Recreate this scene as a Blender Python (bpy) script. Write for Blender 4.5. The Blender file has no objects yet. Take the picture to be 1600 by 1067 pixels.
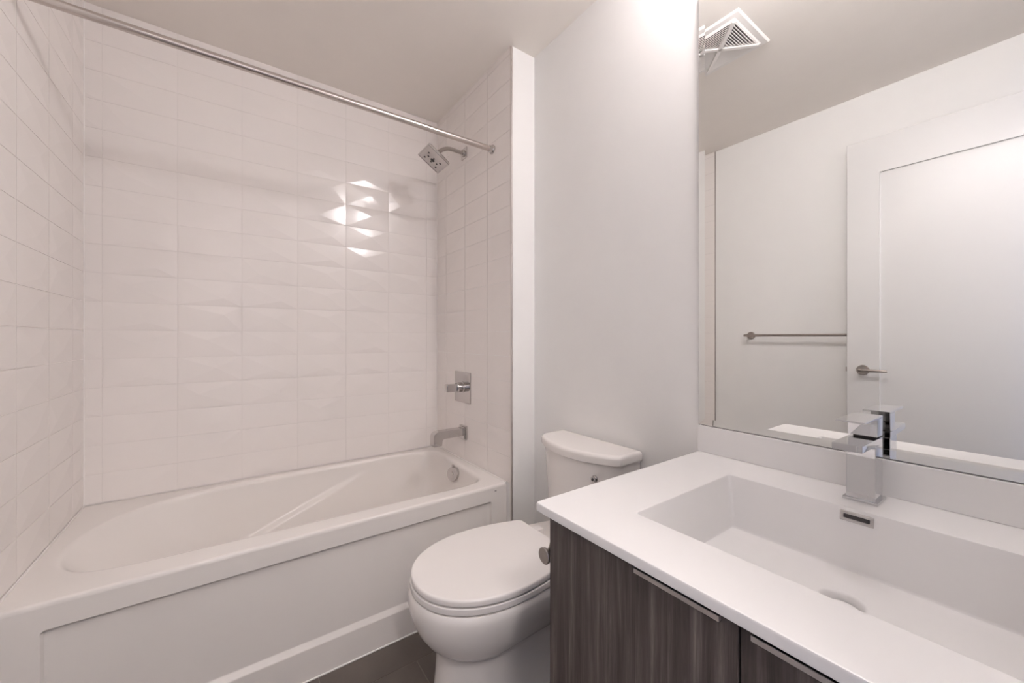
import bpy, bmesh, math, random
from mathutils import Vector, Matrix
PI = math.pi
S = bpy.context.scene
COL = S.collection
random.seed(7)

# ------------------------------------------------------------------ camera
H = 1.16
cam_d = bpy.data.cameras.new('camera')
cam_d.sensor_width = 36.0
cam_d.lens = 609.95 / 1600 * 36.0
cam_d.shift_y = -5.14 / 1600
cam_d.clip_start = 0.02
cam = bpy.data.objects.new('camera', cam_d)
COL.objects.link(cam)
cam.location = (0, 0, H)
cam.rotation_euler = (PI / 2, 0, -math.radians(35.574))
S.camera = cam

# ------------------------------------------------------------------ world, exposure, lights
S.view_settings.view_transform = 'Standard'
S.view_settings.look = 'None'
S.view_settings.gamma = 1.0
S.view_settings.use_curve_mapping = False
S.view_settings.exposure = 0.31
W = bpy.data.worlds.new('sky_outside')
S.world = W
W.use_nodes = True
W.node_tree.nodes['Background'].inputs[0].default_value = (0.35, 0.55, 1.0, 1)
W.node_tree.nodes['Background'].inputs[1].default_value = 0.6
S.cycles.max_bounces = 14
S.cycles.diffuse_bounces = 8
S.cycles.glossy_bounces = 8
S.cycles.sample_clamp_indirect = 6.0
S.cycles.caustics_reflective = True

LAMP_STRENGTH = 90.0        # glowing shades of the vanity light
LAMP_COLOR = (1.0, 0.945, 0.96)
HALL_FILL_STRENGTH = 58.0        # unseen dome added in the hallway as fill light

def area(name, loc, rot, sx, sy, power, color):
    l = bpy.data.lights.new(name, 'AREA')
    l.shape = 'RECTANGLE'; l.size = sx; l.size_y = sy
    l.energy = power; l.color = color
    o = bpy.data.objects.new(name, l)
    o.location = loc; o.rotation_euler = rot
    COL.objects.link(o)
    return o
# daylight entering the hallway window at the hallway's far end
area('window_daylight', (2.33, -0.90, 1.35), (0, PI / 2, 0), 1.7, 0.9, 26, (0.30, 0.50, 1.0))

# ------------------------------------------------------------------ measured planes
xL, xW, xM = -0.4766, 1.0234, 1.157
yB, yS, yT, yN = 2.2225, 1.4355, 1.4726, -0.16
zce = 2.481
xO = -0.482
yTileEnd = 1.414
zRim = 0.50
zC = 0.82
xC, yC0, yC1 = 0.512, -0.157, 0.634

# ------------------------------------------------------------------ materials
def mat(name, col, rough=0.5, metal=0.0, coat=0.0, coat_rough=0.05, noise=0.0, nscale=8, bump=0.0, bscale=60, spec=0.5, emit=None, estr=0):
    m = bpy.data.materials.new(name)
    m.use_nodes = True
    nt = m.node_tree
    b = nt.nodes['Principled BSDF']
    b.inputs['Base Color'].default_value = (*col, 1)
    b.inputs['Roughness'].default_value = rough
    b.inputs['Metallic'].default_value = metal
    b.inputs['Coat Weight'].default_value = coat
    b.inputs['Coat Roughness'].default_value = coat_rough
    b.inputs['Specular IOR Level'].default_value = spec
    tc = nt.nodes.new('ShaderNodeTexCoord')
    if noise > 0:
        n = nt.nodes.new('ShaderNodeTexNoise'); n.inputs['Scale'].default_value = nscale
        n.inputs['Detail'].default_value = 4
        nt.links.new(tc.outputs['Object'], n.inputs['Vector'])
        r = nt.nodes.new('ShaderNodeValToRGB')
        r.color_ramp.elements[0].position = 0.3; r.color_ramp.elements[1].position = 0.7
        r.color_ramp.elements[0].color = (*[c * (1 - noise) for c in col], 1)
        r.color_ramp.elements[1].color = (*[min(1, c * (1 + noise)) for c in col], 1)
        nt.links.new(n.outputs['Fac'], r.inputs['Fac'])
        nt.links.new(r.outputs['Color'], b.inputs['Base Color'])
    if bump > 0:
        n2 = nt.nodes.new('ShaderNodeTexNoise'); n2.inputs['Scale'].default_value = bscale
        n2.inputs['Detail'].default_value = 3
        nt.links.new(tc.outputs['Object'], n2.inputs['Vector'])
        bp = nt.nodes.new('ShaderNodeBump'); bp.inputs['Strength'].default_value = bump
        bp.inputs['Distance'].default_value = 0.001
        nt.links.new(n2.outputs['Fac'], bp.inputs['Height'])
        nt.links.new(bp.outputs['Normal'], b.inputs['Normal'])
    if emit:
        b.inputs['Emission Color'].default_value = (*emit, 1)
        b.inputs['Emission Strength'].default_value = estr
    return m

M = {}
M['paint'] = mat('wall_paint', (0.83, 0.822, 0.808), 0.45, noise=0.008, bump=0.08, bscale=220, spec=0.3)
M['ceiling'] = mat('ceiling_paint', (0.88, 0.84, 0.795), 0.9, noise=0.008, bump=0.1, bscale=200, spec=0.2)
M['tile'] = mat('glazed_tile', (0.84, 0.80, 0.775), 0.16, noise=0.01, nscale=3, spec=0.5)
M['grout'] = mat('tile_grout', (0.78, 0.745, 0.72), 0.85, noise=0.03, nscale=40)
M['caulk'] = mat('caulk', (0.84, 0.81, 0.79), 0.6, noise=0.01)
M['acrylic'] = mat('tub_acrylic', (0.79, 0.755, 0.725), 0.22, noise=0.005, spec=0.5)
M['porcelain'] = mat('porcelain', (0.79, 0.76, 0.735), 0.12, noise=0.005, spec=0.55)
M['seat'] = mat('seat_plastic', (0.80, 0.77, 0.75), 0.25, noise=0.005)
M['solid'] = mat('solid_surface', (0.760, 0.748, 0.742), 0.32, noise=0.004)
M['doorpaint'] = mat('door_paint', (0.72, 0.71, 0.70), 0.35, noise=0.004)
M['faucet_chrome'] = mat('polished_chrome', (0.66, 0.66, 0.67), 0.03, metal=1.0, noise=0.02, nscale=5)
M['chrome'] = mat('chrome', (0.58, 0.56, 0.55), 0.07, metal=1.0, noise=0.02, nscale=5)
M['nickel'] = mat('brushed_nickel', (0.42, 0.385, 0.36), 0.28, metal=1.0, noise=0.05, nscale=60)
M['rodmetal'] = mat('satin_rod', (0.62, 0.57, 0.54), 0.22, metal=1.0, noise=0.03, nscale=30)
M['alu'] = mat('aluminium', (0.70, 0.66, 0.64), 0.35, metal=0.9, noise=0.02, nscale=40)
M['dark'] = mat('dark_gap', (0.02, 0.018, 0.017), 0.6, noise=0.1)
M['rubber'] = mat('dark_nozzle', (0.035, 0.03, 0.03), 0.5, noise=0.05)
M['mirror'] = mat('mirror_silver', (0.90, 0.905, 0.89), 0.0, metal=1.0, noise=0.002)
M['plastic'] = mat('vent_plastic', (0.85, 0.83, 0.81), 0.4, noise=0.005)
M['glow'] = mat('frosted_glow', (0.9, 0.9, 0.9), 0.5, noise=0.005, emit=LAMP_COLOR, estr=LAMP_STRENGTH)
M['hallfill'] = mat('hall_fill_glow', (0.9, 0.9, 0.9), 0.5, noise=0.005, emit=(1.0, 0.93, 0.90), estr=HALL_FILL_STRENGTH)  # emission of the added fill dome
M['hallpaint'] = mat('hall_paint', (0.62, 0.58, 0.55), 0.7, noise=0.01)
M['grey_ink'] = mat('grey_ink', (0.12, 0.11, 0.11), 0.5, noise=0.05)
M['caulk_dark'] = mat('mirror_edge', (0.16, 0.17, 0.16), 0.4, noise=0.03)

# wood: dark grey brown laminate with a vertical grain
def wood_mat():
    m = bpy.data.materials.new('grey_wood_laminate'); m.use_nodes = True
    nt = m.node_tree; b = nt.nodes['Principled BSDF']
    tc = nt.nodes.new('ShaderNodeTexCoord')
    mp = nt.nodes.new('ShaderNodeMapping'); mp.inputs['Scale'].default_value = (38, 44, 1.3)
    nt.links.new(tc.outputs['Object'], mp.inputs['Vector'])
    # slow sideways drift of the grain
    n0 = nt.nodes.new('ShaderNodeTexNoise'); n0.inputs['Scale'].default_value = 0.9
    n0.inputs['Detail'].default_value = 2
    nt.links.new(mp.outputs['Vector'], n0.inputs['Vector'])
    mx = nt.nodes.new('ShaderNodeVectorMath'); mx.operation = 'MULTIPLY_ADD'
    nt.links.new(n0.outputs['Color'], mx.inputs[0])
    mx.inputs[1].default_value = (1.6, 1.6, 0.0)
    nt.links.new(mp.outputs['Vector'], mx.inputs[2])
    n1 = nt.nodes.new('ShaderNodeTexNoise'); n1.inputs['Scale'].default_value = 1.6
    n1.inputs['Detail'].default_value = 7; n1.inputs['Roughness'].default_value = 0.74
    nt.links.new(mx.outputs[0], n1.inputs['Vector'])
    r = nt.nodes.new('ShaderNodeValToRGB')
    e = r.color_ramp.elements
    e[0].position = 0.30; e[0].color = (0.038, 0.029, 0.026, 1)
    e[1].position = 0.74; e[1].color = (0.250, 0.205, 0.190, 1)
    k = e.new(0.50); k.color = (0.078, 0.062, 0.057, 1)
    k = e.new(0.60); k.color = (0.122, 0.100, 0.092, 1)
    mp3 = nt.nodes.new('ShaderNodeMapping'); mp3.inputs['Scale'].default_value = (9, 11, 0.9)
    nt.links.new(tc.outputs['Object'], mp3.inputs['Vector'])
    n3 = nt.nodes.new('ShaderNodeTexNoise'); n3.inputs['Scale'].default_value = 1.5; n3.inputs['Detail'].default_value = 3
    n3.inputs['Distortion'].default_value = 0.8
    nt.links.new(mp3.outputs['Vector'], n3.inputs['Vector'])
    ma = nt.nodes.new('ShaderNodeMath'); ma.operation = 'MULTIPLY_ADD'; ma.inputs[1].default_value = 0.45; ma.inputs[2].default_value = -0.225
    nt.links.new(n3.outputs['Fac'], ma.inputs[0])
    ad = nt.nodes.new('ShaderNodeMath'); ad.operation = 'ADD'
    nt.links.new(ma.outputs[0], ad.inputs[0]); nt.links.new(n1.outputs['Fac'], ad.inputs[1])
    nt.links.new(ad.outputs[0], r.inputs['Fac'])
    nt.links.new(r.outputs['Color'], b.inputs['Base Color'])
    b.inputs['Roughness'].default_value = 0.5
    bp = nt.nodes.new('ShaderNodeBump'); bp.inputs['Strength'].default_value = 0.2
    bp.inputs['Distance'].default_value = 0.0006
    nt.links.new(n1.outputs['Fac'], bp.inputs['Height'])
    nt.links.new(bp.outputs['Normal'], b.inputs['Normal'])
    return m
M['wood'] = wood_mat()

def floor_mat():
    m = mat('floor_tile', (0.115, 0.096, 0.083), 0.45, noise=0.12, nscale=5, bump=0.1, bscale=120)
    return m
M['floor'] = floor_mat()
M['floor_grout'] = mat('floor_grout', (0.20, 0.175, 0.155), 0.8, noise=0.08, nscale=60)

# ------------------------------------------------------------------ helpers
ORG = {}
def finish(bm, ang=32):
    bmesh.ops.remove_doubles(bm, verts=bm.verts, dist=1e-6)
    bmesh.ops.recalc_face_normals(bm, faces=bm.faces)
    for f in bm.faces: f.smooth = True
    lim = math.radians(ang)
    for e in bm.edges:
        if len(e.link_faces) == 2:
            e.smooth = e.calc_face_angle(0) < lim
        else:
            e.smooth = False

def obj(name, bm, m, parent=None, origin=None, ang=32, recalc=True):
    """links bm (world coordinates) as one mesh object"""
    if recalc: finish(bm, ang)
    if parent is not None:
        org = ORG[parent.name]
    else:
        if origin is None:
            xs = [v.co for v in bm.verts]
            origin = Vector(((min(v.x for v in xs) + max(v.x for v in xs)) / 2,
                             (min(v.y for v in xs) + max(v.y for v in xs)) / 2, min(v.z for v in xs)))
        org = Vector(origin)
    for v in bm.verts: v.co -= org
    me = bpy.data.meshes.new(name)
    bm.to_mesh(me); bm.free()
    for mm in (m if isinstance(m, (list, tuple)) else [m]): me.materials.append(mm)
    o = bpy.data.objects.new(name, me)
    COL.objects.link(o)
    if recalc:
        wn = o.modifiers.new('weighted_normals', 'WEIGHTED_NORMAL'); wn.keep_sharp = True
    if parent is not None: o.parent = parent
    else: o.location = org
    ORG[o.name] = org
    return o

def tag(o, label, cat, group=None):
    o['label'] = label; o['category'] = cat
    if group: o['group'] = group
    return o
def thing(name, label, cat, loc):
    o = bpy.data.objects.new(name, None)
    o.empty_display_size = 0.05
    COL.objects.link(o); o.location = loc
    ORG[o.name] = Vector(loc)
    return tag(o, label, cat)
def struct(name, bm, m, parent=None, ang=32, recalc=True):
    o = obj(name, bm, m, parent, ang=ang, recalc=recalc)
    if parent is None: o['kind'] = 'structure'
    return o

def box(bm, a, b, bev=0.0, seg=2, mi=0, M4=None):
    x0, y0, z0 = a; x1, y1, z1 = b
    r = bmesh.ops.create_cube(bm, size=1.0)
    vs = r['verts']
    for v in vs:
        v.co = Vector(((x0 + x1) / 2 + v.co.x * (x1 - x0), (y0 + y1) / 2 + v.co.y * (y1 - y0), (z0 + z1) / 2 + v.co.z * (z1 - z0)))
    fs = set(f for v in vs for f in v.link_faces)
    for f in fs: f.material_index = mi
    if bev > 0:
        es = list(set(e for v in vs for e in v.link_edges))
        q = bmesh.ops.bevel(bm, geom=es, offset=bev, segments=seg, profile=0.5, affect='EDGES')
        vs = list(set(v for f in q['faces'] for v in f.verts) | set(v for v in vs if v.is_valid))
    if M4 is not None:
        for v in vs: v.co = M4 @ v.co
    return vs

def bridge(bm, r0, r1, mi=0):
    n = len(r0)
    for i in range(n):
        j = (i + 1) % n
        try:
            f = bm.faces.new((r0[i], r0[j], r1[j], r1[i])); f.material_index = mi
        except ValueError: pass

def loft(bm, rings, cap0=True, cap1=True, mi=0):
    R = [[bm.verts.new(p) for p in r] for r in rings]
    for a, b in zip(R, R[1:]): bridge(bm, a, b, mi)
    if cap0: bm.faces.new(R[0][::-1]).material_index = mi
    if cap1: bm.faces.new(R[-1]).material_index = mi
    return R

def frame_of(d):
    d = Vector(d).normalized()
    up = Vector((0, 0, 1)) if abs(d.z) < 0.9 else Vector((1, 0, 0))
    a = d.cross(up).normalized(); b = a.cross(d).normalized()
    return d, a, b

def lathe(bm, base, axis, prof, n=32, cap0=True, cap1=True):
    """prof: list of (distance along axis, radius)"""
    d, a, b = frame_of(axis); base = Vector(base)
    rings = [[base + d * t + (a * math.cos(2 * PI * i / n) + b * math.sin(2 * PI * i / n)) * r for i in range(n)] for t, r in prof]
    return loft(bm, rings, cap0, cap1)

def tube(bm, pts, r, n=20, caps=True):
    pts = [Vector(p) for p in pts]
    rings = []; prev = None
    for i, p in enumerate(pts):
        if i == 0: d = pts[1] - pts[0]
        elif i == len(pts) - 1: d = pts[-1] - pts[-2]
        else: d = (pts[i + 1] - pts[i]).normalized() + (pts[i] - pts[i - 1]).normalized()
        d.normalize()
        if prev is None: _, a, b = frame_of(d)
        else:
            a = (prev - d * prev.dot(d)).normalized(); b = a.cross(d).normalized()
        prev = a
        rr = r[i] if isinstance(r, (list, tuple)) else r
        rings.append([p + (a * math.cos(2 * PI * k / n) + b * math.sin(2 * PI * k / n)) * rr for k in range(n)])
    loft(bm, rings, caps, caps)

def rrect(x0, x1, y0, y1, r, n=5):
    """rounded rectangle, counter-clockwise, in 2D"""
    P = []
    for cx, cy, a0 in ((x1 - r, y0 + r, -90), (x1 - r, y1 - r, 0), (x0 + r, y1 - r, 90), (x0 + r, y0 + r, 180)):
        for i in range(n + 1):
            a = math.radians(a0 + 90 * i / n)
            P.append((cx + r * math.cos(a), cy + r * math.sin(a)))
    return P
def at_z(P, z): return [(x, y, z) for x, y in P]
def at_x(P, x): return [(x, a, b) for a, b in P]
def at_y(P, y): return [(a, y, b) for a, b in P]
def new(): return bmesh.new()

# ------------------------------------------------------------------ room shell
def tile_sheet(bm, origin, udir, nrm, u0, u1, z0, z1, useam, zbase, pu=0.2295, pz=0.1145, g=0.0011, h=0.0033, seed=1, fixed=None, mi=1):
    """relief-faced tiles: every tile a low off-centre pyramid; real mesh, cut at the sheet's ends"""
    rnd = random.Random(seed)
    o = Vector(origin); U = Vector(udir); N = Vector(nrm); Z = Vector((0, 0, 1))
    t = bmesh.new()
    iu0 = math.floor((u0 - useam) / pu); iu1 = math.ceil((u1 - useam) / pu)
    iz0 = math.floor((z0 - zbase) / pz); iz1 = math.ceil((z1 - zbase) / pz)
    for i in range(iu0, iu1):
        for k in range(iz0, iz1):
            a0 = useam + i * pu + g; a1 = useam + (i + 1) * pu - g
            c0 = zbase + k * pz + g * 0.7; c1 = zbase + (k + 1) * pz - g * 0.7
            fx = rnd.choice((0.3, 0.42, 0.58, 0.7)) ; fz = rnd.choice((0.3, 0.38, 0.55, 0.66))
            if fixed and (i, k) in fixed: fx, fz = fixed[(i, k)]
            P = [o + U * a + Z * c for a, c in ((a0, c0), (a1, c0), (a1, c1), (a0, c1))]
            V = [t.verts.new(p) for p in P]
            ap = t.verts.new(o + U * (a0 + (a1 - a0) * fx) + Z * (c0 + (c1 - c0) * fz) + N * h)
            for q in range(4): t.faces.new((V[q], V[(q + 1) % 4], ap))
            K = [t.verts.new(p - N * 0.004) for p in P]
            for q in range(4): t.faces.new((K[q], K[(q + 1) % 4], V[(q + 1) % 4], V[q]))
    for co, no in ((o + U * u0, -U), (o + U * u1, U), (o + Z * z0, -Z), (o + Z * z1, Z)):
        bmesh.ops.bisect_plane(t, geom=list(t.verts) + list(t.edges) + list(t.faces), plane_co=co, plane_no=no, clear_outer=True)
    for f in t.faces:
        f.material_index = mi; f.smooth = False
        f.normal_update()
        if f.normal.dot(N) < -0.001: f.normal_flip()
    me = bpy.data.meshes.new('tmp'); t.to_mesh(me); t.free()
    bm.from_mesh(me); bpy.data.meshes.remove(me)

ZB = 0.848 - 0.1145 * 8
T = 0.10
# back wall: tiled floor to ceiling
bm = new()
box(bm, (xL - 0.2, yB + 0.0014, 0), (xW + 0.3, yB + T, zce), mi=0)
FX = {(2, 15): (.57, .62), (2, 16): (.57, .62), (2, 17): (.57, .6), (2, 14): (.43, .60), (2, 13): (.69, .52), (2, 12): (.39, .30), (2, 11): (.66, .50)}
tile_sheet(bm, (0.035, yB, 0), (1, 0, 0), (0, -1, 0), xL - 0.035, xW - 0.035, 0.5008, zce, 0.0, ZB, seed=3, fixed=FX)
struct('wall_back', bm, [M['grout'], M['tile']], recalc=False)
# left wall: painted part and tiled part beside the tub
bm = new()
box(bm, (xO - T, yN - 0.3, 0), (xO, yB + T, zce), mi=0)
box(bm, (xO, yTileEnd, 0), (xL - 0.0014, yB, zce), mi=2)
tile_sheet(bm, (xL, yB, 0), (0, -1, 0), (1, 0, 0), 0.0, yB - yTileEnd, 0.5008, zce, 0.123, ZB, seed=11, h=0.0013)
struct('wall_left', bm, [M['paint'], M['tile'], M['grout']], recalc=False)
# tub end wall (stub): tiled face towards the tub, painted end
bm = new()
box(bm, (xW + 0.0014, yS, 0), (xM, yB + T, zce), mi=0)
tile_sheet(bm, (xW, yB, 0), (0, -1, 0), (-1, 0, 0), 0.0, yB - yS - 0.008, 0.5008, zce, 0.123, ZB, seed=23, h=0.0020)
struct('wall_tub_end', bm, [M['paint'], M['tile']], recalc=False)
# right wall: toilet, vanity and mirror stand against it
bm = new(); box(bm, (xM, -0.26, 0), (xM + T, yB + T, zce)); struct('wall_right', bm, M['paint'])
# front wall behind the camera, with the doorway
DX0, DX1, DZ = -0.43, 0.35, 2.22
bm = new()
box(bm, (xO, yN - 0.1, 0), (DX0, yN, zce)); box(bm, (DX1, yN - 0.1, 0), (xM, yN, zce)); box(bm, (DX0, yN - 0.1, DZ), (DX1, yN, zce))
struct('wall_front', bm, M['paint'])
# door jamb
bm = new()
for a, b in (((DX0, yN - 0.11, 0), (DX0 + 0.018, yN + 0.004, DZ)), ((DX1 - 0.018, yN - 0.11, 0), (DX1, yN + 0.004, DZ)), ((DX0, yN - 0.11, DZ - 0.018), (DX1, yN + 0.004, DZ))):
    box(bm, a, b, 0.002)
struct('trim_1', bm, M['doorpaint'])
# ceiling and floor
bm = new(); box(bm, (xO - T, yN - 1.4, zce), (2.4, yB + T, zce + 0.08)); struct('ceiling', bm, M['ceiling'])
bm = new()
box(bm, (xO - T, yN - 1.4, -0.08), (2.4, yB + T, -0.0012), mi=1)
gy = 1.343; TW, TL = 0.3, 0.6
k0 = -7
for k in range(k0, 4):
    ya, yb_ = gy + k * TW + 0.0016, gy + (k + 1) * TW - 0.0016
    off = (k % 2) * 0.3 + 0.12
    x = xO - 0.6 + off
    while x < 2.4:
        xa, xb = max(x + 0.0016, xO - T), min(x + TL - 0.0016, 2.4)
        if xb > xa and yb_ > yN - 1.4:
            box(bm, (xa, max(ya, yN - 1.4), -0.004), (xb, min(yb_, yB + T), 0.0), mi=0)
        x += TL
struct('floor', bm, [M['floor'], M['floor_grout']])
# hallway beyond the doorway
bm = new(); box(bm, (xO - T, yN - 1.4, 0), (2.4, yN - 1.3, zce)); struct('wall_hall_back', bm, M['hallpaint'])
bm = new(); box(bm, (xO - T - 0.1, yN - 1.4, 0), (xO - T, yN - 0.1, zce)); struct('wall_hall_left', bm, M['hallpaint'])
bm = new(); box(bm, (xM + T, yN - 0.1, 0), (2.4, yN, zce)); struct('wall_hall_front', bm, M['hallpaint'])
wx0, wx1, wy0, wy1 = 2.2, 2.3, yN - 1.24, yN - 0.24
bm = new()
box(bm, (wx0, yN - 1.3, 0), (wx1, yN - 0.1, 0.5)); box(bm, (wx0, yN - 1.3, 2.2), (wx1, yN - 0.1, zce))
box(bm, (wx0, yN - 1.3, 0.5), (wx1, wy0, 2.2)); box(bm, (wx0, wy1, 0.5), (wx1, yN - 0.1, 2.2))
struct('wall_hall_right', bm, M['hallpaint'])
bm = new()
for a, b in (((wx0 - 0.01, wy0, 0.5), (wx0 + 0.04, wy0 + 0.03, 2.2)), ((wx0 - 0.01, wy1 - 0.03, 0.5), (wx0 + 0.04, wy1, 2.2)), ((wx0 - 0.01, wy0 + 0.03, 0.5), (wx0 + 0.04, wy1 - 0.03, 0.54)), ((wx0 - 0.01, wy0 + 0.03, 2.16), (wx0 + 0.04, wy1 - 0.03, 2.2))):
    box(bm, a, b, 0.003)
struct('window_1', bm, M['doorpaint'])
# baseboards
bm = new(); box(bm, (xM - 0.012, 0.636, 0), (xM, yS, 0.10), 0.003); struct('baseboard_right', bm, M['doorpaint'])
bm = new(); box(bm, (xO, yN, 0), (xO + 0.012, yTileEnd - 0.002, 0.10), 0.003); struct('baseboard_left', bm, M['doorpaint'])
bm = new(); box(bm, (xW + 0.014, yS - 0.012, 0), (xM - 0.013, yS, 0.10), 0.003); struct('baseboard_tub_end', bm, M['doorpaint'])
# metal edge profiles of the tiling
bm = new(); box(bm, (xW - 0.0015, yS - 0.0025, 0), (xW + 0.0075, yS + 0.007, zce - 0.001), 0.0008, 1)
struct('trim_2', bm, M['alu'])
bm = new(); box(bm, (xO, yTileEnd - 0.003, 0), (xL + 0.001, yTileEnd + 0.001, zce - 0.001), 0.0006, 1)
struct('trim_3', bm, M['nickel'])
# corner beads of caulk
bm = new()
for cx_, cy_ in ((xL + 0.001, yB - 0.001), (xW - 0.001, yB - 0.001)):
    tube(bm, [(cx_, cy_, zRim), (cx_, cy_, zce)], 0.0032, 8)
struct('trim_4', bm, M['caulk'])

# ------------------------------------------------------------------ bathtub
def catmull(P, n):
    out = []; L = len(P)
    for i in range(L):
        p0, p1, p2, p3 = (Vector(P[(i + q - 1) % L]) for q in range(4))
        for j in range(n):
            t = j / n
            out.append(0.5 * ((2 * p1) + (-p0 + p2) * t + (2 * p0 - 5 * p1 + 4 * p2 - p3) * t * t + (-p0 + 3 * p1 - 3 * p2 + p3) * t ** 3))
    return out
def smooth(a, b, t):
    t = max(0, min(1, (t - a) / (b - a))); return t * t * (3 - 2 * t)

tub = thing('bathtub', 'white acrylic alcove bathtub with recessed apron between tiled walls', 'bathtub', (0.27, 1.85, 0))
rim_pts = [(-0.412, 1.745), (-0.385, 1.655), (-0.325, 1.603), (-0.22, 1.580), (0.0, 1.571), (0.3, 1.566), (0.6, 1.553), (0.80, 1.543), (0.90, 1.555),
           (0.947, 1.605), (0.957, 1.70), (0.965, 1.88), (0.972, 2.03), (0.955, 2.115), (0.90, 2.155), (0.75, 2.170), (0.4, 2.182), (0.1, 2.175), (-0.12, 2.145),
           (-0.26, 2.085), (-0.35, 1.995), (-0.402, 1.870)]
dense = catmull(rim_pts, 10)
cx0, cy0 = 0.27, 1.86
angs = [2 * PI * i / 192 for i in range(192)]
tx0, tx1, ty0, ty1 = xL + 0.0005, xW - 0.0005, yT, yB - 0.0005
for cxx, cyy in ((tx0, ty0), (tx1, ty0), (tx1, ty1), (tx0, ty1)):
    a = math.atan2(cyy - cy0, cxx - cx0) % (2 * PI)
    i = min(range(len(angs)), key=lambda q: abs(angs[q] - a)); angs[i] = a
def rim_r(a):
    d = Vector((math.cos(a), math.sin(a))); best = 0
    for i in range(len(dense)):
        p = Vector((dense[i].x - cx0, dense[i].y - cy0)); q = Vector((dense[(i + 1) % len(dense)].x - cx0, dense[(i + 1) % len(dense)].y - cy0))
        e = q - p; den = d.x * e.y - d.y * e.x
        if abs(den) < 1e-12: continue
        t = (p.x * e.y - p.y * e.x) / den; s = (p.x * d.y - p.y * d.x) / den
        if t > 0 and -1e-6 <= s <= 1 + 1e-6: best = max(best, t)
    return best
def rect_r(a, ins=0.0, front_only=0.0):
    c, s = math.cos(a), math.sin(a); ts = []
    if c > 1e-9: ts.append((tx1 - ins - cx0) / c)
    if c < -1e-9: ts.append((tx0 + ins - cx0) / c)
    if s > 1e-9: ts.append((ty1 - ins - cy0) / s)
    if s < -1e-9: ts.append((ty0 + ins + front_only - cy0) / s)
    return min(ts)
RR = [rim_r(a) for a in angs]
def ringp(rs, z): return [(cx0 + r * math.cos(a), cy0 + r * math.sin(a), z) for r, a in zip(rs, angs)]
bm = new()
rings = [ringp([rect_r(a) for a in angs], zRim - 0.014),
         ringp([rect_r(a) for a in angs], zRim - 0.012),
         ringp([rect_r(a, 0, 0.0012) for a in angs], zRim - 0.006),
         ringp([rect_r(a, 0, 0.0040) for a in angs], zRim - 0.002),
         ringp([rect_r(a, 0, 0.0100) for a in angs], zRim),
         ringp([r + 0.022 for r in RR], zRim),
         ringp([r + 0.012 for r in RR], zRim - 0.0008),
         ringp([r + 0.004 for r in RR], zRim - 0.004),
         ringp([r - 0.002 for r in RR], zRim - 0.011)]
def inner(s):
    """basin wall at depth s (0 rim, 1 floor)"""
    out = []
    if s < 0.8:
        z = zRim - 0.011 - 0.30 * (s / 0.8); hfrac = 0.80 * (s / 0.8)
    else:
        u = (s - 0.8) / 0.2; z = zRim - 0.311 - 0.045 * math.sin(u * PI / 2); hfrac = 0.80 + 0.55 * (1 - math.cos(u * PI / 2))
    for r, a in zip(RR, angs):
        r = r - 0.002
        x = cx0 + r * math.cos(a); y = cy0 + r * math.sin(a)
        nx = (x - 0.28) / 0.69; ny = (y - 1.86) / 0.31
        left = max(0, -nx)
        dx = (0.46 * left ** 2.2 if nx < 0 else -0.085 * nx ** 3)
        dy = -0.075 * (abs(ny) ** 1.5) * (1 if ny > 0 else -1)
        px = x + dx * hfrac; py = y + dy * hfrac
        # sculpted arm-rest crease sweeping down the far side
        if ny > 0.3:
            zl = 0.275 + (px - 0.08) * (0.44 - 0.275) / 0.45
            w = smooth(0.004, 0.022, zl - z) * smooth(-0.35, 0.1, px) * smooth(0.62, 0.40, px) * smooth(0.3, 0.7, ny)
            py -= 0.016 * w
        out.append((px, py, z))
    return out
NS = 44
rings += [inner(i / NS) for i in range(1, NS + 1)]
R = loft(bm, rings, cap0=False, cap1=True)
# apron with its recessed panel
A = [(tx0, tx1, 0.0, zRim - 0.014, yT), (-0.391, 0.942, 0.106, 0.430, yT), (-0.3895, 0.9405, 0.110, 0.4285, yT + 0.002), (-0.386, 0.937, 0.124, 0.4255, yT + 0.0125), (-0.380, 0.931, 0.128, 0.4235, yT + 0.0140)]
rr = []
for i, (a, b, c, d, y) in enumerate(A):
    rad = 0.0001 if i == 0 else 0.010
    rr.append([(px, y, pz) for px, pz in rrect(a, b, c, d, rad, 5)])
loft(bm, rr, cap0=False, cap1=True)
for a in (tx0, tx1):   # apron returns to the walls
    bm.faces.new([bm.verts.new(p) for p in ((a, yT, 0), (a, yT, zRim - 0.014), (a, yT + 0.03, zRim - 0.014), (a, yT + 0.03, 0))])
obj('tub_shell', bm, M['acrylic'], tub, ang=40)
# caulk where the tub meets tiles and floor
bm = new()
tube(bm, [(tx0 + 0.003, yT + 0.004, zRim + 0.0005), (tx0 + 0.003, yB - 0.003, zRim + 0.0005), (tx1 - 0.003, yB - 0.003, zRim + 0.0005), (tx1 - 0.003, yT + 0.004, zRim + 0.0005)], 0.0034, 8)
tube(bm, [(tx0 + 0.002, yT - 0.001, 0.0025), (tx1 - 0.002, yT - 0.001, 0.0025)], 0.0032, 8)
obj('caulk_bead', bm, M['caulk'], tub)
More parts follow.
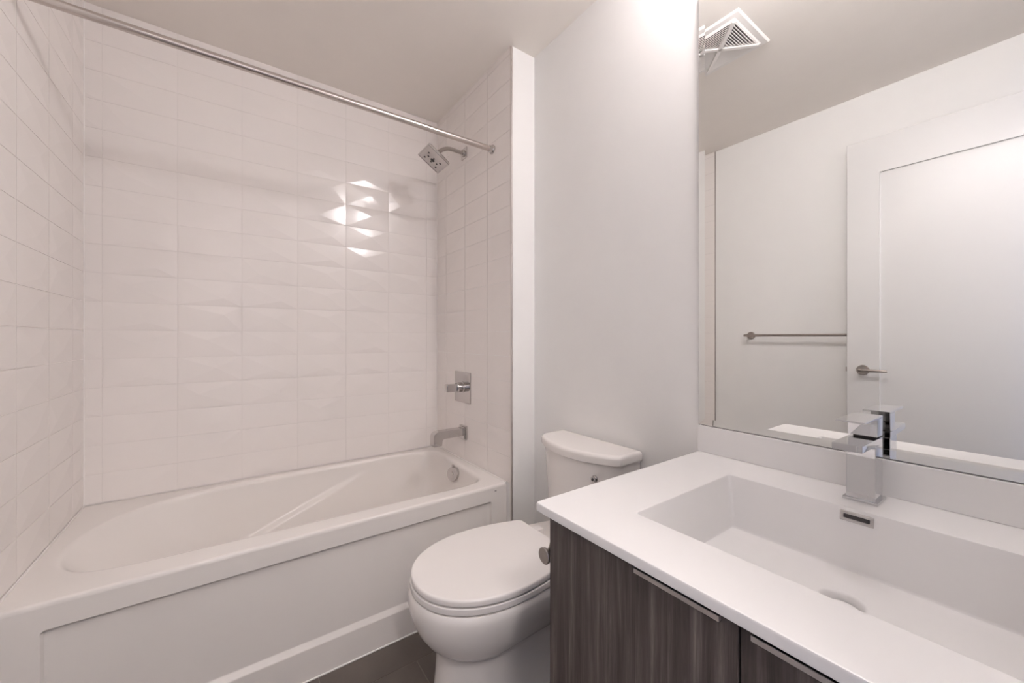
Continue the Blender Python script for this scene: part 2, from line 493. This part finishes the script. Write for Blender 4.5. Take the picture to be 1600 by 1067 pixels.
# overflow cover with its little lever
oc = Vector((0.941, 1.836, 0.452)); ax = Vector((-0.90, -0.34, 0.20)).normalized()
bm = new(); lathe(bm, oc, ax, [(-0.012, 0.034), (0.008, 0.038), (0.014, 0.0365), (0.0165, 0.032), (0.0165, 0.0)][:4], 40)
lathe(bm, oc + ax * 0.0165, ax, [(0, 0.010), (0.0025, 0.009)], 24)
ov = obj('overflow_cover', bm, M['chrome'], tub)
bm = new(); tube(bm, [oc + Vector((0.002, 0, 0.030)), oc + Vector((-0.006, -0.002, 0.041)), oc + Vector((-0.012, -0.004, 0.046))], [0.008, 0.0075, 0.006], 12)
obj('lever', bm, M['chrome'], ov)
bm = new(); lathe(bm, (0.74, 1.85, 0.1435), (0, 0, 1), [(0, 0.034), (0.004, 0.034), (0.006, 0.030)], 32)
obj('drain_cover', bm, M['chrome'], tub)
bm = new()
for i, (dx, w_) in enumerate(((0, .0018), (.0034, .0010), (.0056, .0016), (.0084, .0008))):
    box(bm, (0.958 + dx, yT - 0.0004, 0.470), (0.958 + dx + w_, yT + 0.0002, 0.4755))
obj('maker_mark', bm, M['grey_ink'], tub)

# ------------------------------------------------------------------ shower rod
rod = thing('shower_rod', 'long brushed metal shower curtain rod spanning the tub alcove', 'curtain rod', (0.27, 1.589, 2.071))
bm = new(); tube(bm, [(xL + 0.006, 1.589, 2.071), (xW - 0.006, 1.589, 2.071)], 0.0128, 28)
obj('rod', bm, M['rodmetal'], rod)
for x, d in ((xL + 0.0005, 1), (xW - 0.0005, -1)):
    bm = new(); lathe(bm, (x, 1.589, 2.071), (d, 0, 0), [(0, 0.021), (0.006, 0.0215), (0.0085, 0.020), (0.009, 0.0165), (0.020, 0.0162), (0.022, 0.0145)], 32)
    obj('end_flange', bm, M['chrome'], rod)

# ------------------------------------------------------------------ shower head on its arm
yH = 1.872
sh = thing('shower_fixture', 'square chrome shower head on a bent arm high on the tiled end wall', 'shower head', (xW, yH, 2.160))
bm = new(); vs = box(bm, (xW - 0.006, yH - 0.029, 2.160 - 0.029), (xW, yH + 0.029, 2.160 + 0.029), 0.0015)
lathe(bm, (xW - 0.005, yH, 2.160), (-1, 0, 0), [(0, 0.017), (0.010, 0.016), (0.013, 0.012)], 24)
obj('wall_plate', bm, M['chrome'], sh)
bm = new()
hc = Vector((0.839, yH, 2.079)); hn = Vector((-0.54, 0.0, -0.84)).normalized()
e2 = Vector((0, 1, 0)); e1 = e2.cross(hn).normalized()
sock = hc - hn * 0.052
pts = [Vector((xW - 0.006, yH, 2.160)), Vector((0.955, yH, 2.1625))]
b0, b1, b2 = Vector((0.955, yH, 2.1625)), Vector((0.902, yH, 2.165)), sock
for i in range(1, 13):
    t = i / 12; pts.append(b0 * (1 - t) ** 2 + b1 * 2 * t * (1 - t) + b2 * t * t)
tube(bm, pts, 0.0098, 20)
obj('arm', bm, M['nickel'], sh)
HM = Matrix(((e1.x, e2.x, hn.x, hc.x), (e1.y, e2.y, hn.y, hc.y), (e1.z, e2.z, hn.z, hc.z), (0, 0, 0, 1)))
bm = new(); s_ = 0.0675
rg = []
for z, q, r in ((-0.022, s_ * 0.80, .010), (-0.019, s_ * 0.90, .007), (-0.010, s_, .004), (-0.001, s_, .004), (0.0, s_ - 0.001, .004), (0.0, s_ - 0.006, .003), (-0.0012, s_ - 0.007, .003)):
    rg.append([tuple(HM @ Vector((a, b, z))) for a, b in rrect(-q, q, -q, q, r, 4)])
loft(bm, rg)
lathe(bm, hc - hn * 0.020, -hn, [(0, 0.024), (0.006, 0.021), (0.010, 0.014), (0.022, 0.0135), (0.026, 0.015), (0.036, 0.012)], 28)
face = obj('shower_head', bm, M['chrome'], sh)
noz = [(0, -.13, .0115), (.40, -.12, .0050), (-.40, -.12, .0050), (0, .155, .0050), (0, -.42, .0050), (.54, .26, .0052), (-.54, .26, .0052), (.52, -.535, .0052), (-.54, -.535, .0052)]
for a, b, r in noz:
    bm = new(); p = HM @ Vector((-a * s_, -b * s_, -0.0035)); lathe(bm, p, hn, [(0, r), (0.0030, r), (0.0036, r * 0.6)], 14)
    obj('nozzle', bm, M['rubber'], face)

# ------------------------------------------------------------------ valve trim and tub spout
yV, zV = 1.887, 0.894
vt = thing('shower_valve', 'chrome square shower valve plate with lever on the tiled end wall', 'shower valve', (xW, yV, zV))
bm = new(); box(bm, (xW - 0.007, yV - 0.086, zV - 0.083), (xW, yV + 0.086, zV + 0.083), 0.0015)
obj('plate', bm, M['chrome'], vt)
bm = new(); lathe(bm, (xW - 0.006, yV, zV), (-1, 0, 0), [(0, 0.030), (0.004, 0.030), (0.006, 0.027), (0.036, 0.0265), (0.040, 0.024)], 36)
obj('hub', bm, M['chrome'], vt)
bm = new(); box(bm, (0.918, yV - 0.016, zV - 0.021), (xW - 0.042, yV + 0.016, zV + 0.021), 0.006, 3)
obj('lever', bm, M['chrome'], vt)

yP = 1.877
sp = thing('tub_spout', 'angular chrome tub spout on the tiled wall above the tub rim', 'tub spout', (xW, yP, 0.651))
bm = new(); box(bm, (xW - 0.012, yP - 0.037, 0.614), (xW, yP + 0.037, 0.688), 0.002)
box(bm, (xW - 0.020, yP - 0.031, 0.620), (xW - 0.012, yP + 0.031, 0.682), 0.002)
obj('wall_plate', bm, M['chrome'], sp)
bm = new()
prof = [(xW - 0.018, 0.676), (0.862, 0.676), (0.850, 0.672), (0.840, 0.664), (0.835, 0.652), (0.835, 0.604), (0.838, 0.601), (0.879, 0.601), (0.882, 0.604), (0.882, 0.628), (0.890, 0.637), (xW - 0.018, 0.637)]
def prism_y(bm, prof, ya, yb, bev=0.0):
    a = [bm.verts.new((x, ya, z)) for x, z in prof]; b = [bm.verts.new((x, yb, z)) for x, z in prof]
    bridge(bm, a, b); bm.faces.new(a[::-1]); bm.faces.new(b)
    if bev:
        es = [e for e in bm.edges if abs(e.verts[0].co.y - e.verts[1].co.y) < 1e-7]
        bmesh.ops.bevel(bm, geom=es, offset=bev, segments=2, profile=0.5, affect='EDGES')
prism_y(bm, prof, yP - 0.024, yP + 0.024, 0.0018)
obj('spout', bm, M['chrome'], sp)

# ------------------------------------------------------------------ toilet
yT0 = 1.042
toi = thing('toilet', 'white two-piece toilet with elongated closed lid between tub and vanity', 'toilet', (0.75, yT0, 0))
def egg(xf, xb, w, wb=None, xc=0.635, n=64, nb=5.0, nf=2.15):
    if wb is None: wb = w
    P = []
    for i in range(n):
        a = 2 * PI * i / n; c, s = math.cos(a), math.sin(a)
        if c < 0:
            x = xc - (xc - xf) * abs(c) ** (2 / nf); y = w * (1 if s > 0 else -1) * abs(s) ** (2 / nf)
        else:
            t = abs(c) ** (2 / nb); x = xc + (xb - xc) * t
            y = (w + (wb - w) * t) * (1 if s > 0 else -1) * abs(s) ** (2 / nb)
        P.append((x, yT0 + y))
    return P
bm = new()
secs = [(0.000, 0.462, 1.090, 0.122, 0.120), (0.010, 0.462, 1.090, 0.122, 0.120), (0.080, 0.474, 1.090, 0.114, 0.112), (0.17, 0.484, 1.090, 0.110, 0.108), (0.235, 0.489, 1.09, 0.112, 0.108),
        (0.258, 0.488, 1.09, 0.116, 0.110), (0.268, 0.478, 1.09, 0.126, 0.112), (0.280, 0.463, 1.09, 0.139, 0.114), (0.298, 0.445, 1.09, 0.154, 0.118), (0.325, 0.427, 1.09, 0.169, 0.126), (0.355, 0.414, 1.09, 0.180, 0.136),
        (0.385, 0.407, 1.09, 0.187, 0.150), (0.410, 0.406, 1.09, 0.190, 0.160), (0.424, 0.409, 1.09, 0.188, 0.160), (0.431, 0.414, 1.085, 0.184, 0.157)]
loft(bm, [at_z(egg(a, b, w, wb), z) for z, a, b, w, wb in secs])
obj('bowl', bm, M['porcelain'], toi, ang=50)
def lid_out(i, xf=0.413, xb=0.887, w=0.188, wb=0.141, xc=0.655):
    P = []; n = 40
    xb -= i; xf += i; w -= i; wb -= i; r = 0.012
    for k in range(n + 1):      # rounded front, far side to near side
        a = PI / 2 + PI * k / n
        c, s = math.cos(a), math.sin(a)
        P.append((xc - (xc - xf) * abs(c) ** (2 / 2.12), w * (1 if s > 0 else -1) * abs(s) ** (2 / 2.12)))
    side = []
    for k in range(1, 9):
        t = k / 8; x = xc + (xb - r - xc) * t
        side.append((x, w - (w - wb) * ((x - xc) / (xb - xc)) ** 2))
    cor = [(xb - r * 0.45, wb - r * 0.10), (xb - r * 0.12, wb - r * 0.45), (xb, wb - r)]
    near = side + cor
    P += [(x, -y) for x, y in near]
    P += [(x, y) for x, y in reversed(near)]
    return [(x, yT0 + y) for x, y in P]
def slab(bm, f, z0, z1, r, top_r=None):
    tr = top_r or r
    loft(bm, [at_z(f(r), z0), at_z(f(r * 0.3), z0 + r * 0.3), at_z(f(0), z0 + r), at_z(f(0), z1 - tr), at_z(f(tr * 0.12), z1 - tr * 0.5), at_z(f(tr * 0.45), z1 - tr * 0.15), at_z(f(tr), z1)])
bm = new(); slab(bm, lambda i: lid_out(i, 0.411, 0.905, 0.188, 0.140), 0.4345, 0.4530, 0.003)
obj('seat', bm, M['seat'], toi, ang=50)
bm = new(); slab(bm, lambda i: lid_out(i), 0.4570, 0.4760, 0.003, 0.007)
obj('lid', bm, M['seat'], toi, ang=50)
for s in (-1, 1):
    bm = new(); box(bm, (0.892, yT0 + s * 0.075 - 0.016, 0.431), (0.932, yT0 + s * 0.075 + 0.016, 0.462), 0.004)
    obj('seat_hinge', bm, M['seat'], toi)
yK = 1.028
def tank_out(i, half, xfm, xfe, xb=1.146):
    P = []
    n = 24
    h = half - i
    for k in range(n + 1):
        t = -1 + 2 * k / n
        P.append((xfe - (xfe - xfm) * (1 - t * t) + i, yK + h * t))
    # rounded joints at both front corners
    a, b = P[0], P[-1]
    P = P[1:-1]
    P = [(xfe + i + 0.016, yK - h), (xfe + i + 0.005, yK - h + 0.0025)] + P + [(xfe + i + 0.005, yK + h - 0.0025), (xfe + i + 0.016, yK + h)]
    P += [(xb - i - 0.004, yK + h), (xb - i, yK + h - 0.004), (xb - i, yK - h + 0.004), (xb - i - 0.004, yK - h)]
    return P
bm = new()
loft(bm, [at_z(tank_out(0.012, 0.172, 0.985, 1.045), 0.425), at_z(tank_out(0.003, 0.174, 0.984, 1.045), 0.437), at_z(tank_out(0.0, 0.176, 0.983, 1.044), 0.455), at_z(tank_out(0, 0.190, 0.968, 1.034), 0.737)])
tank = obj('tank', bm, M['porcelain'], toi, ang=40)
bm = new()
f = lambda i: tank_out(i, 0.199, 0.955, 1.022, 1.147)
loft(bm, [at_z(f(0.006), 0.7375), at_z(f(0.001), 0.740), at_z(f(0.0), 0.744), at_z(f(0.0), 0.760), at_z(f(0.0015), 0.767), at_z(f(0.006), 0.7715), at_z(f(0.013), 0.773)])
obj('tank_lid', bm, M['porcelain'], toi, ang=40)
bm = new()
lathe(bm, (0.990, 0.904, 0.688), (-1, 0, 0), [(0, 0.0115), (0.004, 0.0115), (0.006, 0.0095), (0.0115, 0.009), (0.013, 0.007)], 24)
lv = obj('flush_button', bm, M['chrome'], toi)
bm = new(); lathe(bm, (0.9766, 0.904, 0.688), (-1, 0, 0), [(0, 0.0042), (0.0012, 0.0042)], 16); obj('button_recess', bm, M['rubber'], lv)

# ------------------------------------------------------------------ vanity cabinet
van = thing('vanity_cabinet', 'dark grey wood-grain vanity cabinet under the white sink top', 'cabinet', (0.84, 0.239, 0))
yV0, yV1 = -0.132, 0.610
bm = new()
for ya, yb in ((yV0, yV0 + 0.018), (yV1 - 0.018, yV1)): box(bm, (0.553, ya, 0.10), (xM - 0.001, yb, 0.8008), 0.0006, 1)
box(bm, (0.553, yV0 + 0.018, 0.10), (xM - 0.001, yV1 - 0.018, 0.118)); box(bm, (xM - 0.012, yV0 + 0.018, 0.118), (xM - 0.001, yV1 - 0.018, 0.64))
box(bm, (0.553, yV0 + 0.018, 0.77), (0.571, yV1 - 0.018, 0.8008)); box(bm, (0.60, yV0 + 0.01, 0.0), (xM - 0.02, yV1 - 0.01, 0.10))
obj('carcass', bm, M['wood'], van)
def door(ya, yb, ha, hb):
    bm = new(); box(bm, (0.532, ya, 0.105), (0.5505, yb, 0.7885), 0.0008, 1)
    d = obj('door', bm, M['wood'], van)
    bm = new()
    box(bm, (0.5250, ha, 0.7822), (0.5325, hb, 0.7898), 0.0006, 1)
    box(bm, (0.5265, ha, 0.7886), (0.552, hb, 0.7898), 0.0004, 1)
    h = obj('edge_pull', bm, M['alu'], d)
    return d
door(0.2405, 0.610, 0.262, 0.398)
door(yV0, 0.2375, 0.087, 0.223)

# ------------------------------------------------------------------ sink top (integral basin)
sk = thing('sink_top', 'white solid-surface countertop with integrated rectangular basin', 'sink', (0.83, 0.239, zC - 0.0188))
bm = new()
bx0, bx1, by0, by1 = 0.640, 1.008, 0.000, 0.478
def RR4(x0, x1, y0, y1, r): return rrect(x0, x1, y0, y1, r, 6)
zt = zC; zu = 0.8012
rings = [at_z(RR4(xC + 0.003, xM - 0.001, yC0 + 0.003, yC1 - 0.003, 0.006), zu),
         at_z(RR4(xC + 0.0005, xM - 0.001, yC0 + 0.0005, yC1 - 0.0005, 0.007), zu + 0.001),
         at_z(RR4(xC, xM - 0.001, yC0, yC1, 0.008), zu + 0.003),
         at_z(RR4(xC, xM - 0.001, yC0, yC1, 0.008), zt - 0.004),
         at_z(RR4(xC + 0.0012, xM - 0.001, yC0 + 0.0012, yC1 - 0.0012, 0.008), zt - 0.0012),
         at_z(RR4(xC + 0.004, xM - 0.001, yC0 + 0.004, yC1 - 0.004, 0.008), zt),
         at_z(RR4(bx0 - 0.004, bx1 + 0.004, by0 - 0.004, by1 + 0.004, 0.012), zt),
         at_z(RR4(bx0 - 0.001, bx1 + 0.001, by0 - 0.001, by1 + 0.001, 0.009), zt - 0.0012),
         at_z(RR4(bx0, bx1, by0, by1, 0.008), zt - 0.004),
         at_z(RR4(bx0 + 0.014, bx1 - 0.017, by0 + 0.014, by1 - 0.015, 0.010), 0.706),
         at_z(RR4(bx0 + 0.017, bx1 - 0.020, by0 + 0.017, by1 - 0.018, 0.010), 0.7015),
         at_z(RR4(bx0 + 0.024, bx1 - 0.027, by0 + 0.024, by1 - 0.025, 0.010), 0.7003)]
dr_c = (0.874, 0.2215)
def circ(r, z): 
    P = RR4(dr_c[0] - 1, dr_c[0] + 1, dr_c[1] - 1, dr_c[1] + 1, 0.999)
    return [(dr_c[0] + (x - dr_c[0]) * r, dr_c[1] + (y - dr_c[1]) * r, z) for x, y in P]
rings += [circ(0.036, 0.698), circ(0.0325, 0.6965), circ(0.030, 0.693), circ(0.0285, 0.684), circ(0.0285, 0.675)]
Rs = loft(bm, rings, cap0=False, cap1=True)
obj('counter', bm, M['solid'], sk, ang=38)
bm = new(); box(bm, (1.1435, yC0, zC + 0.0002), (xM - 0.0005, yC1, 0.898), 0.0012)
obj('backsplash', bm, M['solid'], sk)
bm = new(); lathe(bm, (dr_c[0], dr_c[1], 0.6755), (0, 0, 1), [(0, 0.026), (0.0075, 0.026), (0.009, 0.024)], 40)
obj('drain_stopper', bm, M['solid'], sk)
# overflow slot on the basin's back wall
def wall_x(z): return bx1 - 0.017 * (zt - 0.004 - z) / (zt - 0.004 - 0.706)
oz0, oz1, oy0, oy1 = 0.793, 0.8125, 0.206, 0.258
bm = new()
def fr(y0, y1, z0, z1, off): return [(wall_x(z) - off, y, z) for y, z in rrect(y0, y1, z0, z1, 0.0012, 3)]
loft(bm, [fr(oy0, oy1, oz0, oz1, -0.001), fr(oy0, oy1, oz0, oz1, 0.0015), fr(oy0 + .001, oy1 - .001, oz0 + .001, oz1 - .001, 0.0022),
          fr(oy0 + 0.0055, oy1 - 0.0055, oz0 + 0.0055, oz1 - 0.0055, 0.0022), fr(oy0 + 0.0055, oy1 - 0.0055, oz0 + 0.0055, oz1 - 0.0055, 0.0012)])
op = obj('overflow_plate', bm, M['chrome'], sk)
bm = new(); loft(bm, [fr(oy0 + 0.0060, oy1 - 0.0060, oz0 + 0.0060, oz1 - 0.0060, 0.0005), fr(oy0 + 0.0060, oy1 - 0.0060, oz0 + 0.0060, oz1 - 0.0060, 0.0016)])
obj('slot', bm, M['rubber'], op)

# ------------------------------------------------------------------ faucet
fa = thing('faucet', 'square single-lever chrome faucet on the sink ledge', 'faucet', (1.09, 0.239, zC))
fy0, fy1 = 0.2155, 0.2625
bm = new(); box(bm, (1.056, fy0 - 0.005, zC + 0.0004), (1.124, fy1 + 0.005, zC + 0.0055), 0.0008)
obj('base_plate', bm, M['faucet_chrome'], fa)
bm = new(); box(bm, (1.061, fy0, zC + 0.005), (1.118, fy1, 0.9385), 0.0012)
obj('body', bm, M['faucet_chrome'], fa)
bm = new()
prism_y(bm, [(0.972, 0.9405), (1.117, 0.9375), (1.117, 0.9515), (0.972, 0.9535)], fy0, fy1, 0.0006)
spt = obj('spout', bm, M['faucet_chrome'], fa)
bm = new(); lathe(bm, (0.990, 0.239, 0.9412), (0, 0, -1), [(0, 0.011), (0.0030, 0.011), (0.0034, 0.009)], 24); obj('aerator', bm, M['faucet_chrome'], spt)
bm = new(); lathe(bm, (1.0955, 0.239, 0.950), (0, 0, 1), [(0, 0.019), (0.008, 0.019)], 28); obj('cartridge_collar', bm, M['dark'], fa)
bm = new()
prism_y(bm, [(1.076, 0.9560), (1.117, 0.9545), (1.120, 0.9925), (1.074, 0.9925)], fy0, fy1, 0.0008)
box(bm, (0.994, fy0, 0.9925), (1.120, fy1, 0.9965), 0.0008)
obj('lever_handle', bm, M['faucet_chrome'], fa)

# ------------------------------------------------------------------ mirror (bevelled glass sheet)
bm = new()
my0, my1, mz0, mz1 = -0.150, 0.634, 0.9008, 2.200
bw = 0.018; xf = 1.151; xe = 1.1500
o_ = [(my0, mz0), (my1, mz0), (my1, mz1), (my0, mz1)]
i_ = [(my0 + bw, mz0 + bw), (my1 - bw, mz0 + bw), (my1 - bw, mz1 - bw), (my0 + bw, mz1 - bw)]
loft(bm, [at_x(o_, xM - 0.0005), at_x(o_, xe), at_x(i_, xf)])
for f in bm.faces: f.smooth = False
mir = obj('wall_mirror', bm, [M['mirror'], M['caulk_dark']], recalc=False)
bmx = bmesh.new(); bmx.from_mesh(mir.data); bmesh.ops.recalc_face_normals(bmx, faces=bmx.faces)
for f in bmx.faces:
    f.smooth = False
    if abs(f.normal.x) < 0.3: f.material_index = 1
bmx.to_mesh(mir.data); bmx.free()
tag(mir, 'large frameless wall mirror with narrow angled edges, above the sink backsplash', 'mirror')

# ------------------------------------------------------------------ vanity light above the mirror (outside the frame)
vl = thing('vanity_light', 'bar light with three glowing frosted shades above the mirror', 'light', (xM, 0.32, 2.325))
bm = new(); box(bm, (xM - 0.022, 0.09, 2.325), (xM - 0.0005, 0.55, 2.385), 0.003)
obj('back_plate', bm, M['chrome'], vl)
for k in range(3):
    y = 0.18 + 0.14 * k
    bm = new(); tube(bm, [(xM - 0.02, y, 2.352), (xM - 0.105, y, 2.352)], 0.010, 12); lathe(bm, (xM - 0.105, y, 2.337), (0, 0, 1), [(0, 0.030), (0.02, 0.030)], 24)
    a_ = obj('arm', bm, M['chrome'], vl)
    bm = new(); lathe(bm, (xM - 0.105, y, 2.358), (0, 0, 1), [(0, 0.030), (0.004, 0.036), (0.10, 0.048), (0.104, 0.046)], 28)
    obj('shade', bm, M['glow'], vl)

# ------------------------------------------------------------------ toilet paper holder on the cabinet's side
tp = thing('paper_holder', 'round chrome toilet paper holder on the side of the vanity', 'paper holder', (0.60, yV1, 0.70))
bm = new(); lathe(bm, (0.598, yV1 - 0.0002, 0.700), (0, 1, 0), [(0, 0.024), (0.005, 0.024), (0.007, 0.022), (0.008, 0.010), (0.046, 0.0095), (0.050, 0.008)], 28)
obj('mount', bm, M['nickel'], tp)
bm = new(); tube(bm, [(0.598, yV1 + 0.045, 0.702), (0.590, yV1 + 0.055, 0.693), (0.588, yV1 + 0.059, 0.678), (0.588, yV1 + 0.060, 0.672)], 0.0085, 16)
tube(bm, [(0.572, yV1 + 0.060, 0.672), (0.72, yV1 + 0.060, 0.672)], 0.0085, 16)
obj('bar', bm, M['nickel'], tp)
bm = new(); lathe(bm, (0.574, yV1 + 0.060, 0.672), (-1, 0, 0), [(0, 0.0165), (0.004, 0.0180), (0.007, 0.0180), (0.0085, 0.0165)], 32)
obj('end_cap', bm, M['nickel'], tp)

# ------------------------------------------------------------------ door leaf opened against the left wall
dl = new()
dx0, dx1, dy0, dy1, dz0, dz1 = -0.436, -0.400, -0.100, 0.664, 0.008, 2.199
# leaf as slab with a recessed panel on the room side
py0, py1, pz0, pz1 = dy0 + 0.13, 0.533, 0.24, 2.015
def yz(a, b, c, d, x): return [(x, a, c), (x, b, c), (x, b, d), (x, a, d)]
loft(dl, [yz(dy0, dy1, dz0, dz1, dx0), yz(dy0, dy1, dz0, dz1, dx1 - 0.0015), yz(dy0 + .0015, dy1 - .0015, dz0 + .0015, dz1 - .0015, dx1), yz(py0, py1, pz0, pz1, dx1),
          yz(py0 + 0.0005, py1 - 0.0005, pz0 + 0.0005, pz1 - 0.0005, dx1 - 0.009), yz(py0 + 0.002, py1 - 0.002, pz0 + 0.002, pz1 - 0.002, dx1 - 0.0095)])
leaf = struct('door_1', dl, M['doorpaint'], ang=20)
hz = 0.993
bm = new(); lathe(bm, (dx1, 0.597, hz), (1, 0, 0), [(0, 0.0265), (0.006, 0.0265), (0.008, 0.025)], 36)
obj('rosette', bm, M['nickel'], leaf)
bm = new(); lathe(bm, (dx1 + 0.006, 0.597, hz), (1, 0, 0), [(0, 0.011), (0.04, 0.010)], 20)
tube(bm, [(dx1 + 0.043, 0.606, hz), (dx1 + 0.044, 0.57, hz), (dx1 + 0.043, 0.53, hz), (dx1 + 0.040, 0.497, hz)], [0.0085, 0.0085, 0.0075, 0.0060], 16)
obj('handle', bm, M['nickel'], leaf)
bm = new(); box(bm, (dx0 + 0.010, dy1 - 0.003, hz - 0.012), (dx1 - 0.012, dy1 + 0.008, hz + 0.012), 0.001)
obj('latch', bm, M['nickel'], leaf)
for z in (0.25, 1.1, 1.95):
    bm = new(); lathe(bm, (dx0 + 0.004, dy0 - 0.006, z - 0.045), (0, 0, 1), [(0, 0.006), (0.09, 0.006)], 12); obj('hinge', bm, M['nickel'], leaf)

# ------------------------------------------------------------------ towel bar
tb = thing('towel_bar', 'slim brushed nickel towel bar on the wall behind the open door', 'towel bar', (xO, 0.88, 1.178))
bm = new(); tube(bm, [(xO + 0.062, 1.196, 1.178), (xO + 0.062, 0.575, 1.178)], 0.0075, 16); obj('bar', bm, M['nickel'], tb)
for y in (1.177, 0.594):
    bm = new(); lathe(bm, (xO + 0.0005, y, 1.178), (1, 0, 0), [(0, 0.024), (0.006, 0.024), (0.008, 0.022), (0.009, 0.010), (0.062, 0.009)], 28)
    obj('post', bm, M['nickel'], tb)

# ------------------------------------------------------------------ ceiling exhaust grille
vc = Vector((0.513, 0.887, zce)); hv = 0.146; hi = 0.114
ev = thing('exhaust_vent', 'square white ceiling exhaust grille with slats in four triangles', 'vent', vc)
bm = new()
def sq(h, z): return [(vc.x - h, vc.y - h, z), (vc.x + h, vc.y - h, z), (vc.x + h, vc.y + h, z), (vc.x - h, vc.y + h, z)]
loft(bm, [sq(hv, zce - 0.0005), sq(hv, zce - 0.003), sq(hv - 0.006, zce - 0.008), sq(hi + 0.006, zce - 0.011), sq(hi, zce - 0.015), sq(hi - 0.002, zce - 0.015), sq(hi - 0.002, zce - 0.004)], cap0=False, cap1=False)
obj('frame', bm, M['plastic'], ev, ang=20)
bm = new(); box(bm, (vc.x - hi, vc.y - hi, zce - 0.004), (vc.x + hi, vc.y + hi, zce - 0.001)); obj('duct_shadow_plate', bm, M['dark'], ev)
bm = new()
for s in (1, -1):   # diagonal ribs
    d = Vector((1, s, 0)).normalized(); p = Vector((-d.y, d.x, 0))
    L = hi * math.sqrt(2) - 0.004; w = 0.0080
    for v in box(bm, (-L, -w, zce - 0.022), (L, w, zce - 0.006), 0.001):
        c = v.co.copy(); v.co = Vector((vc.x, vc.y, 0)) + d * c.x + p * c.y + Vector((0, 0, c.z))
obj('cross_rib', bm, M['plastic'], ev)
NSL = 9
for q in range(4):
    d = Vector(((1, 0, 0), (0, 1, 0), (-1, 0, 0), (0, -1, 0))[q]); p = Vector((-d.y, d.x, 0))
    bm = new()
    for k in range(NSL):
        t = 0.022 + (hi - 0.024) * (k + 0.5) / NSL
        L = t - 0.006
        for v in box(bm, (-0.0014, -L, -0.0048), (0.0014, L, 0.0048)):
            c = v.co.copy()
            a = 0.90
            cc = Vector((c.x * math.cos(a) - c.z * math.sin(a), c.y, c.x * math.sin(a) + c.z * math.cos(a)))
            v.co = Vector((vc.x, vc.y, zce - 0.013)) + d * (t + cc.x) + p * cc.y + Vector((0, 0, cc.z))
    obj('louver_panel', bm, M['plastic'], ev)

# ------------------------------------------------------------------ glowing dome added as fill through the doorway (behind the camera)
hd = thing('added_hall_fill_light', 'unseen glowing dome added in the hallway as fill light for the bathroom', 'light', (-0.05, -0.85, zce))
bm = new(); lathe(bm, (-0.05, -0.85, zce - 0.0005), (0, 0, -1), [(0, 0.19), (0.02, 0.19), (0.024, 0.18)], 40)
obj('base', bm, M['plastic'], hd)
bm = new(); lathe(bm, (-0.05, -0.85, zce - 0.024), (0, 0, -1), [(0, 0.175), (0.03, 0.165), (0.06, 0.13), (0.08, 0.07), (0.085, 0.01)], 40)
obj('dome', bm, M['hallfill'], hd)
